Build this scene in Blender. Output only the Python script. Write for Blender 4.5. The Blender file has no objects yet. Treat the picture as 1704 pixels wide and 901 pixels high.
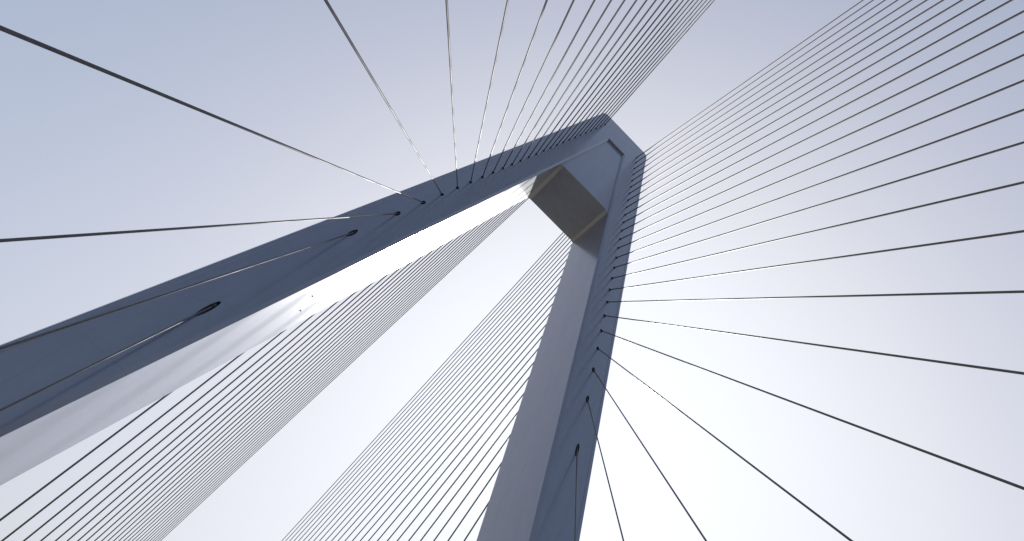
import bpy, bmesh, math
from mathutils import Vector, Matrix

scene = bpy.context.scene
C = scene.collection
R = math.radians

# ------------------------------------------------------------------ figures
H, W, KO = 92.09, 5.071, 0.144          # top height, half width there, outer slope
B, U, KI = 66.25, 4.367, 0.153          # underside of the head, half gap there, inner slope
D = 7.52                                # depth of the pylon along the bridge
AX, AK = 3.032, 0.147                   # line of the anchors on each leg
ZP = 84.7                               # top of the recessed panel between the legs
ZB = -26.0
XD, ZD = 14.825, -0.6                   # where the stays meet the deck edge
DECK = -1.6
Z = [18.24, 30.668, 35.978, 39.561, 42.45, 45.05, 47.435, 49.734, 51.928, 54.105, 56.228, 58.326, 60.486,
     62.541, 64.652, 66.745, 68.796, 70.923, 73.001, 75.085, 77.128, 79.266, 81.427, 83.55, 85.769, 87.795]
YN = [-2.0, -8.95, -17.17, -25.45, -33.66, -41.99, -50.41, -59.05, -67.58, -76.35, -85.18, -93.53, -102.17,
      -111.11, -120.19, -129.0, -137.31, -144.79, -151.02, -156.5, -161.56, -166.44, -171.17, -175.74, -180.11, -184.33]
YF = [0, 22.45, 29.4, 36.23, 43.02, 50.18, 57.08, 64.45, 71.15, 78.7, 86.03, 93.18, 100.44, 108.03, 115.62,
      123.13, 130.9, 139.17, 147.95, 156.78, 165.37, 174.49, 183.52, 192.37, 201.26, 210.77]
YAW = 0.011727                          # the far span bends off by this much
SUN_EL, SUN_AZ = R(42.3), R(30.0)       # azimuth from +Y towards +X

xo = lambda z: W + KO * (H - z)
xi = lambda z: U + KI * (B - z)

# ------------------------------------------------------------------ materials
def new_mat(name):
    m = bpy.data.materials.new(name); m.use_nodes = True
    nt = m.node_tree
    return m, nt, nt.nodes['Principled BSDF'], nt.nodes, nt.links

def paint_mat():
    m, nt, p, N, L = new_mat('pylon_paint')
    tc = N.new('ShaderNodeTexCoord')
    # faint streaks running down the plates
    mp = N.new('ShaderNodeMapping'); mp.inputs['Scale'].default_value = (0.9, 0.9, 0.06)
    L.new(tc.outputs['Object'], mp.inputs['Vector'])
    n1 = N.new('ShaderNodeTexNoise'); n1.inputs['Scale'].default_value = 1.0; n1.inputs['Detail'].default_value = 5
    L.new(mp.outputs['Vector'], n1.inputs['Vector'])
    n2 = N.new('ShaderNodeTexNoise'); n2.inputs['Scale'].default_value = 0.35; n2.inputs['Detail'].default_value = 6
    L.new(tc.outputs['Object'], n2.inputs['Vector'])
    mx = N.new('ShaderNodeMath'); mx.operation = 'MULTIPLY_ADD'
    L.new(n1.outputs['Fac'], mx.inputs[0]); mx.inputs[1].default_value = 0.6
    ml = N.new('ShaderNodeMath'); ml.operation = 'MULTIPLY'; ml.inputs[1].default_value = 0.4
    L.new(n2.outputs['Fac'], ml.inputs[0]); L.new(ml.outputs[0], mx.inputs[2])
    cr = N.new('ShaderNodeValToRGB')
    cr.color_ramp.elements[0].position = 0.30; cr.color_ramp.elements[0].color = PAINT_LO
    cr.color_ramp.elements[1].position = 0.70; cr.color_ramp.elements[1].color = PAINT_HI
    L.new(mx.outputs[0], cr.inputs['Fac'])
    # weld seams every 6 m of height: thin, slightly proud lines
    sp = N.new('ShaderNodeSeparateXYZ'); L.new(tc.outputs['Object'], sp.inputs[0])
    dv = N.new('ShaderNodeMath'); dv.operation = 'DIVIDE'; dv.inputs[1].default_value = 6.4; L.new(sp.outputs['Z'], dv.inputs[0])
    fr = N.new('ShaderNodeMath'); fr.operation = 'FRACT'; L.new(dv.outputs[0], fr.inputs[0])
    lt = N.new('ShaderNodeMath'); lt.operation = 'LESS_THAN'; lt.inputs[1].default_value = 0.008; L.new(fr.outputs[0], lt.inputs[0])
    sb = N.new('ShaderNodeMath'); sb.operation = 'SUBTRACT'; sb.inputs[1].default_value = D * 0.45; L.new(sp.outputs['Y'], sb.inputs[0])
    ab = N.new('ShaderNodeMath'); ab.operation = 'ABSOLUTE'; L.new(sb.outputs[0], ab.inputs[0])
    l2 = N.new('ShaderNodeMath'); l2.operation = 'LESS_THAN'; l2.inputs[1].default_value = 0.035; L.new(ab.outputs[0], l2.inputs[0])
    seam = N.new('ShaderNodeMath'); seam.operation = 'MAXIMUM'; L.new(lt.outputs[0], seam.inputs[0]); L.new(l2.outputs[0], seam.inputs[1])
    mixc = N.new('ShaderNodeMix'); mixc.data_type = 'RGBA'
    sm = N.new('ShaderNodeMath'); sm.operation = 'MULTIPLY'; sm.inputs[1].default_value = 0.22; L.new(seam.outputs[0], sm.inputs[0])
    L.new(sm.outputs[0], mixc.inputs['Factor']); L.new(cr.outputs['Color'], mixc.inputs['A']); mixc.inputs['B'].default_value = SEAM
    # hairline marks wandering over the plates
    wv = N.new('ShaderNodeMapping'); wv.inputs['Scale'].default_value = (0.5, 0.5, 0.16)
    L.new(tc.outputs['Object'], wv.inputs['Vector'])
    dn_ = N.new('ShaderNodeTexNoise'); dn_.inputs['Scale'].default_value = 0.8; L.new(wv.outputs['Vector'], dn_.inputs['Vector'])
    mv = N.new('ShaderNodeVectorMath'); mv.operation = 'MULTIPLY_ADD'; mv.inputs[1].default_value = (0.8, 0.8, 0.8)
    L.new(dn_.outputs['Color'], mv.inputs[0]); L.new(wv.outputs['Vector'], mv.inputs[2])
    vo = N.new('ShaderNodeTexVoronoi'); vo.feature = 'DISTANCE_TO_EDGE'; vo.inputs['Scale'].default_value = 0.55
    L.new(mv.outputs['Vector'], vo.inputs['Vector'])
    hl = N.new('ShaderNodeMapRange'); hl.inputs['From Min'].default_value = 0.003; hl.inputs['From Max'].default_value = 0.012
    hl.inputs['To Min'].default_value = 0.14; hl.inputs['To Max'].default_value = 0.0
    L.new(vo.outputs['Distance'], hl.inputs['Value'])
    mixh = N.new('ShaderNodeMix'); mixh.data_type = 'RGBA'
    L.new(hl.outputs['Result'], mixh.inputs['Factor']); L.new(mixc.outputs['Result'], mixh.inputs['A']); mixh.inputs['B'].default_value = SEAM
    L.new(mixh.outputs['Result'], p.inputs['Base Color'])
    # roughness varies a little; plates are not perfectly flat
    rr = N.new('ShaderNodeMapRange'); rr.inputs['To Min'].default_value = ROUGH - 0.015; rr.inputs['To Max'].default_value = ROUGH + 0.015
    L.new(n1.outputs['Fac'], rr.inputs['Value']); L.new(rr.outputs['Result'], p.inputs['Roughness'])
    n3 = N.new('ShaderNodeTexNoise'); n3.inputs['Scale'].default_value = 0.55; n3.inputs['Detail'].default_value = 1.5
    L.new(tc.outputs['Object'], n3.inputs['Vector'])
    bp = N.new('ShaderNodeBump'); bp.inputs['Strength'].default_value = 0.1; bp.inputs['Distance'].default_value = 0.001
    L.new(n3.outputs['Fac'], bp.inputs['Height'])
    bp2 = N.new('ShaderNodeBump'); bp2.inputs['Strength'].default_value = 0.25; bp2.inputs['Distance'].default_value = 0.006
    L.new(seam.outputs[0], bp2.inputs['Height']); L.new(bp.outputs['Normal'], bp2.inputs['Normal'])
    L.new(bp2.outputs['Normal'], p.inputs['Normal'])
    p.inputs['IOR'].default_value = PAINT_IOR
    p.inputs['Coat Weight'].default_value = 1.0; p.inputs['Coat Roughness'].default_value = 0.20; p.inputs['Coat IOR'].default_value = 1.85
    return m

def simple_mat(name, col, rough, scale=3.0, var=0.15, ior=1.5):
    m, nt, p, N, L = new_mat(name)
    tc = N.new('ShaderNodeTexCoord'); n = N.new('ShaderNodeTexNoise')
    n.inputs['Scale'].default_value = scale; n.inputs['Detail'].default_value = 6
    L.new(tc.outputs['Object'], n.inputs['Vector'])
    cr = N.new('ShaderNodeValToRGB')
    cr.color_ramp.elements[0].position = 0.3; cr.color_ramp.elements[1].position = 0.7
    cr.color_ramp.elements[0].color = (*[c * (1 - var) for c in col], 1)
    cr.color_ramp.elements[1].color = (*[c * (1 + var) for c in col], 1)
    L.new(n.outputs['Fac'], cr.inputs['Fac']); L.new(cr.outputs['Color'], p.inputs['Base Color'])
    p.inputs['Roughness'].default_value = rough; p.inputs['IOR'].default_value = ior
    return m

PAINT_LO = (0.082, 0.110, 0.208, 1); PAINT_HI = (0.112, 0.144, 0.250, 1); SEAM = (0.05, 0.06, 0.085, 1)
ROUGH, PAINT_IOR = 0.46, 1.6
M_PAINT = paint_mat()
M_HOLE = simple_mat('anchor_tunnel_steel', (0.012, 0.012, 0.014), 0.6)
M_CABLE = simple_mat('cable_sheath', (0.125, 0.130, 0.152), 0.5, 6.0, 0.12)
M_CABLE.node_tree.nodes['Principled BSDF'].inputs['Specular IOR Level'].default_value = 0.025
M_COLLAR = simple_mat('collar_rubber', (0.02, 0.02, 0.022), 0.5)
M_LUG = simple_mat('lug_steel', (0.16, 0.17, 0.19), 0.5)
M_ASPHALT = simple_mat('asphalt', (0.055, 0.050, 0.044), 0.9, 1.2, 0.25)
M_MARK = simple_mat('road_paint', (0.7, 0.7, 0.68), 0.6, 4.0, 0.1)
M_CONC = simple_mat('deck_edge_concrete', (0.27, 0.25, 0.22), 0.8, 1.0, 0.15)
M_EARTH = simple_mat('dry_earth', (0.20, 0.17, 0.105), 0.95, 0.05, 0.3)

# ------------------------------------------------------------------ helpers
def link_mesh(name, bm, mats, parent=None, smooth=False):
    me = bpy.data.meshes.new(name)
    bmesh.ops.recalc_face_normals(bm, faces=bm.faces[:])
    bm.to_mesh(me); bm.free()
    for m in (mats if isinstance(mats, (list, tuple)) else [mats]): me.materials.append(m)
    if smooth:
        for f in me.polygons: f.use_smooth = True
    o = bpy.data.objects.new(name, me); C.objects.link(o)
    if parent: o.parent = parent
    return o

def tag(o, label=None, cat=None, group=None, kind=None):
    for k, v in (('label', label), ('category', cat), ('group', group), ('kind', kind)):
        if v: o[k] = v
    return o

def box(bm, x0, x1, y0, y1, z0, z1):
    v = [bm.verts.new(p) for p in ((x0, y0, z0), (x1, y0, z0), (x1, y1, z0), (x0, y1, z0), (x0, y0, z1), (x1, y0, z1), (x1, y1, z1), (x0, y1, z1))]
    for f in ((0, 3, 2, 1), (4, 5, 6, 7), (0, 1, 5, 4), (1, 2, 6, 5), (2, 3, 7, 6), (3, 0, 4, 7)): bm.faces.new([v[i] for i in f])

def tube(bm, a, b, r, n=10, r2=None, caps=True):
    a, b = Vector(a), Vector(b); d = (b - a).normalized()
    u = d.orthogonal().normalized(); w = d.cross(u); r2 = r if r2 is None else r2
    A = [bm.verts.new(a + (u * math.cos(t) + w * math.sin(t)) * r) for t in [2 * math.pi * i / n for i in range(n)]]
    Bv = [bm.verts.new(b + (u * math.cos(t) + w * math.sin(t)) * r2) for t in [2 * math.pi * i / n for i in range(n)]]
    for i in range(n):
        f = bm.faces.new((A[i], A[(i + 1) % n], Bv[(i + 1) % n], Bv[i])); f.smooth = True
    if caps: bm.faces.new(A[::-1]); bm.faces.new(Bv)

def inset(pts, offs):
    """polygon inset: edge i runs from pts[i] to pts[i+1] and moves inwards by offs[i] (pts anticlockwise)"""
    n = len(pts); out = []
    lines = []
    for i in range(n):
        a, b = Vector(pts[i]), Vector(pts[(i + 1) % n]); d = (b - a).normalized(); nn = Vector((-d.y, d.x))
        lines.append((a + nn * offs[i], d))
    for i in range(n):
        (a, d), (b, e) = lines[i - 1], lines[i]
        den = d.x * e.y - d.y * e.x
        t = ((b.x - a.x) * e.y - (b.y - a.y) * e.x) / den
        out.append(a + d * t)
    return out

def chamfer_prism(bm, pts, offs, y0, y1, cd):
    ins = inset(pts, offs); n = len(pts)
    rings = []
    for (ps, y) in ((ins, y0), (pts, y0 + cd), (pts, y1 - cd), (ins, y1)):
        rings.append([bm.verts.new((p[0], y, p[1])) for p in ps])
    bm.faces.new(rings[0]); bm.faces.new(rings[3][::-1])
    for k in range(3):
        for i in range(n):
            j = (i + 1) % n
            bm.faces.new((rings[k][i], rings[k + 1][i], rings[k + 1][j], rings[k][j]))

# ------------------------------------------------------------------ stay geometry
def near_anchor(i, s):
    if i == 0: return Vector((s * 13.12, 0, Z[0]))
    return Vector((s * (AX + AK * (H - Z[i])), 0, Z[i]))
def near_deck(i, s): return Vector((s * (14.576 if i == 0 else XD), YN[i], ZD))
def far_anchor(i, s):
    return Vector((s * (AX + AK * (H - Z[i])), D, Z[i] - 1.125))
def far_deck(i, s): return Vector((s * XD + YAW * (YF[i] - D), YF[i], ZD))

# ------------------------------------------------------------------ pylon
pylon = bpy.data.objects.new('bridge_pylon', None); C.objects.link(pylon)
tag(pylon, 'tall blue grey steel A-shaped bridge pylon with two leaning legs', 'bridge pylon')

def make_leg(s):
    zc = H - 0.5
    pts = [(xo(ZB), ZB), (xo(zc), zc), (W - 0.42, H), (0, H), (0, ZP), (xi(ZP), ZP), (xi(ZB), ZB)]
    offs = [0.12, 0.12, 0.0, 0.0, 0.0, 0.26, 0.0]
    pts = [(s * x, z) for x, z in pts]
    bm = bmesh.new()
    # build with a common (anticlockwise) order, mirror afterwards
    q = [(abs(x), z) for x, z in pts]
    chamfer_prism(bm, q, offs, 0, D, 0.19)
    if s < 0:
        for v in bm.verts: v.co.x = -v.co.x
    leg = link_mesh('leg', bm, [M_PAINT, M_HOLE], pylon)
    # openings where the stays enter the near face
    cut = bmesh.new()
    for i in range(0 if s < 0 else 1, 26):
        a = near_anchor(i, s); d = (near_deck(i, s) - a).normalized()
        r = 0.175 if i < 4 else 0.16
        if i == 0: r = 0.165; d = Vector((d.x, -0.19, d.z)).normalized()
        run = min(3.0, 1.0 / max(0.12, -d.y))
        c = bmesh.new(); tube(c, a - d * run, a + d * max(0.6, 0.5 / max(0.12, -d.y)), r, 20)
        me = bpy.data.meshes.new('tmp'); c.to_mesh(me); c.free(); cut.from_mesh(me); bpy.data.meshes.remove(me)
    co = link_mesh('hole_cutter', cut, [M_HOLE])
    md = leg.modifiers.new('holes', 'BOOLEAN'); md.object = co; md.operation = 'DIFFERENCE'; md.solver = 'EXACT'
    try: md.material_mode = 'TRANSFER'
    except Exception: pass
    dg = bpy.context.evaluated_depsgraph_get()
    me = bpy.data.meshes.new_from_object(leg.evaluated_get(dg), depsgraph=dg)
    leg.modifiers.clear(); old = leg.data; leg.data = me; me.name = 'leg'; bpy.data.meshes.remove(old)
    bpy.data.objects.remove(co, do_unlink=True)
    # raised lip that runs down the outer margin of the near face
    bm = bmesh.new(); z1 = H - 0.9
    prof = ((-0.45, 0.0), (-0.41, -0.05), (-0.20, -0.05), (-0.16, 0.0), (-0.16, 0.02), (-0.45, 0.02))
    ends = [[bm.verts.new((s * (xo(z) + dx), y, z)) for dx, y in prof] for z in (ZB, z1)]
    bm.faces.new(ends[0]); bm.faces.new(ends[1][::-1])
    for k in range(6): bm.faces.new((ends[0][k], ends[1][k], ends[1][(k + 1) % 6], ends[0][(k + 1) % 6]))
    link_mesh('edge_strip', bm, M_PAINT, leg)
    return leg

leg_l = make_leg(-1); leg_r = make_leg(1)
tag(leg_l, 'left leg with bright glossy inner face'); tag(leg_r, 'right leg standing nearly upright in the picture')

bm = bmesh.new()                                     # the head: infill between the legs, recessed from the leg faces
e = 0.03; hz = B + 0.18
pts = [(xi(B) - 0.5, hz), (xi(B) + e, B - 0.02), (xi(ZP) + e, ZP + e), (-xi(ZP) - e, ZP + e), (-xi(B) - e, B - 0.02), (-xi(B) + 0.5, hz)]
fr = [bm.verts.new((x, 0.32, z)) for x, z in pts]; bk = [bm.verts.new((x, D - 0.32, z)) for x, z in pts]
bm.faces.new(fr); bm.faces.new(bk[::-1])
for i in range(6): bm.faces.new((fr[i], bk[i], bk[(i + 1) % 6], fr[(i + 1) % 6]))
head = link_mesh('crossbeam', bm, M_PAINT, pylon)

def lug(p, n):
    bm = bmesh.new(); p = Vector(p); n = Vector(n).normalized()
    tube(bm, p - n * 0.02, p + n * 0.05, 0.055, 8); tube(bm, p + n * 0.05, p + n * 0.08, 0.035, 8)
    return bm
NL = (1, 0, -KI)
for pnt in ((-10.537, 2.53, 25.92), (-10.562, 4.44, 25.76)): link_mesh('lifting_lug', lug(pnt, NL), M_LUG, pylon)
for pnt in ((3.05, 2.1, hz), (2.95, 5.1, hz), (-3.2, 4.4, hz)): link_mesh('lifting_lug', lug(pnt, (0, 0, -1)), M_LUG, pylon)

# ------------------------------------------------------------------ stays
ORD = ['lowest', 'second', 'third', 'fourth', 'fifth', 'sixth', 'seventh', 'eighth', 'ninth', 'tenth', 'eleventh', 'twelfth', 'thirteenth',
       'fourteenth', 'fifteenth', 'sixteenth', 'seventeenth', 'eighteenth', 'nineteenth', 'twentieth', 'twenty-first', 'twenty-second',
       'twenty-third', 'twenty-fourth', 'twenty-fifth', 'topmost']
def ordinal(k, last): return 'topmost' if k == last else ORD[k]

def stay(a, b, label, group, near, sunk=False, r=0.07):
    a, b = Vector(a), Vector(b); d = (b - a).normalized()
    bm = bmesh.new()
    start = -d * (0.55 if near else 0.1)
    tube(bm, start, b - a, r, 12)
    o = link_mesh('stay_cable', bm, M_CABLE); o.location = a
    tag(o, label, 'stay cable', group)
    if near:
        bm = bmesh.new()                              # dark boot round the cable where it leaves the pylon
        if sunk:
            tube(bm, -d * 0.56, -d * 0.34, 0.10, 12)
        else:
            tube(bm, -d * 0.5, d * 0.10, 0.115, 12)
            tube(bm, d * 0.10, d * 0.34, 0.095, 12, 0.058)
        link_mesh('anchor_collar', bm, M_COLLAR, o)
    return o

for s, side in ((-1, 'left'), (1, 'right')):
    first = 0 if s < 0 else 1
    for i in range(first, 26):
        k = i - first; w = ordinal(k, 25 - first)
        if i == first: lb = 'lowest stay cable fixed to the near face of the %s leg' % side
        else: lb = '%s stay cable%s on the near face of the %s leg' % (w, '' if w == 'topmost' else ' counting up from the lowest', side)
        stay(near_anchor(i, s), near_deck(i, s), lb, 'stays from the near face of the %s leg' % side, True, i < 6, 0.049 if i < 5 else min(0.072, 0.050 + 0.002 * (i - 4)))
for s, side in ((-1, 'left'), (1, 'right')):
    first = 1 if s < 0 else 2
    for i in range(first, 26):
        k = i - first; w = ordinal(k, 25 - first)
        if i == first: lb = 'lowest far side stay cable emerging from behind the %s leg' % side
        else: lb = '%s far side stay cable%s behind the %s leg' % (w, '' if w == 'topmost' else ' counting up from the lowest', side)
        stay(far_anchor(i, s), far_deck(i, s), lb, 'far side stays behind the %s leg' % side, False)

# ------------------------------------------------------------------ deck and ground
def deck(name, y0, y1, yaw):
    bm = bmesh.new(); box(bm, -13.9, 13.9, y0, y1, DECK - 1.6, DECK)
    o = link_mesh(name, bm, M_ASPHALT); o.data.transform(Matrix.Translation((0, D, 0)) @ Matrix.Rotation(-yaw, 4, 'Z') @ Matrix.Translation((0, -D, 0)))
    return tag(o, kind='structure')
deck('road_deck', -210, D, 0); deck('road_deck', D + 0.01, 230, YAW)
bm = bmesh.new()
for x in (-12.6, 12.6, -0.3, 0.3): box(bm, x - 0.08, x + 0.08, -209, 7, DECK + 0.004, DECK + 0.006)
for lane in (-4.4, -8.5, 4.4, 8.5):
    for k in range(-16, 1): box(bm, lane - 0.075, lane + 0.075, k * 12.0, k * 12.0 + 4, DECK + 0.004, DECK + 0.006)
tag(link_mesh('road_markings', bm, M_MARK), kind='structure')
for sx in (-1, 1):
    bm = bmesh.new()
    xa, xb = sorted((sx * 13.9, sx * 15.5))
    box(bm, xa, xb, -210, -0.4, DECK - 2.2, ZD + 0.05)
    tag(link_mesh('deck_edge', bm, M_CONC), kind='structure')
    bm = bmesh.new(); box(bm, xa, xb, D + 0.4, 230, DECK - 2.2, ZD + 0.05)
    o = link_mesh('deck_edge', bm, M_CONC); o.data.transform(Matrix.Translation((0, D, 0)) @ Matrix.Rotation(-YAW, 4, 'Z') @ Matrix.Translation((0, -D, 0)))
    tag(o, kind='structure')
bm = bmesh.new(); n = 64
ring = [bm.verts.new((9000 * math.cos(2 * math.pi * i / n), 9000 * math.sin(2 * math.pi * i / n), -15)) for i in range(n)]
bm.faces.new(ring)
tag(link_mesh('ground', bm, M_EARTH), kind='structure')

# ------------------------------------------------------------------ light
sd = Vector((math.sin(SUN_AZ) * math.cos(SUN_EL), math.cos(SUN_AZ) * math.cos(SUN_EL), math.sin(SUN_EL)))
sun = bpy.data.lights.new('sun', 'SUN'); sun.energy = 5.0; sun.angle = R(0.53); sun.color = (1.0, 0.97, 0.92)
so = bpy.data.objects.new('sun', sun); C.objects.link(so)
so.rotation_euler = (-sd).to_track_quat('-Z', 'Y').to_euler()

SKY_GAIN = 5.6
wd = bpy.data.worlds.new('World'); scene.world = wd; wd.use_nodes = True
N, L = wd.node_tree.nodes, wd.node_tree.links
bg = N['Background']
sky = N.new('ShaderNodeTexSky'); sky.sky_type = 'NISHITA'; sky.sun_disc = False
sky.sun_elevation = SUN_EL; sky.sun_rotation = SUN_AZ
sky.altitude = 0; sky.air_density = 1.0; sky.dust_density = 7.0; sky.ozone_density = 1.0
# hazy bright air: the aureole round the sun rolls off softly instead of clipping
def vmath(op, a, b):
    n = N.new('ShaderNodeVectorMath'); n.operation = op
    for k, v in enumerate((a, b)):
        if isinstance(v, tuple): n.inputs[k].default_value = v
        else: L.new(v, n.inputs[k])
    return n.outputs['Vector']
ROLL = 3.05
den = vmath('ADD', sky.outputs['Color'], (ROLL, ROLL, ROLL))
soft = vmath('DIVIDE', sky.outputs['Color'], den)
L.new(vmath('MULTIPLY', soft, (SKY_GAIN * 0.945, SKY_GAIN * 0.985, SKY_GAIN * 1.085)), bg.inputs['Color'])
bg.inputs['Strength'].default_value = 0.10

# ------------------------------------------------------------------ camera
cam = bpy.data.cameras.new('camera'); co = bpy.data.objects.new('camera', cam); C.objects.link(co)
Mr = ((0.7091310537, -0.6032248589, 0.3650382422), (0.7006202006, 0.5447412067, -0.4608561079), (0.0791484881, 0.5825605439, 0.8089244276))
rt, dn, fw = (Vector(r) for r in Mr)
m = Matrix.Identity(4)
for i in range(3): m[i][0] = rt[i]; m[i][1] = -dn[i]; m[i][2] = -fw[i]
m.translation = Vector((-4.885, -30.0, 0.0)); co.matrix_world = m
cam.sensor_width = 36.0; cam.sensor_fit = 'HORIZONTAL'; cam.lens = 924.97 / 1704 * 36.0
cam.clip_start = 0.05; cam.clip_end = 20000
scene.camera = co

vs = scene.view_settings
vs.view_transform = 'Standard'; vs.look = 'None'; vs.exposure = 1.0; vs.gamma = 1.0; vs.use_curve_mapping = False
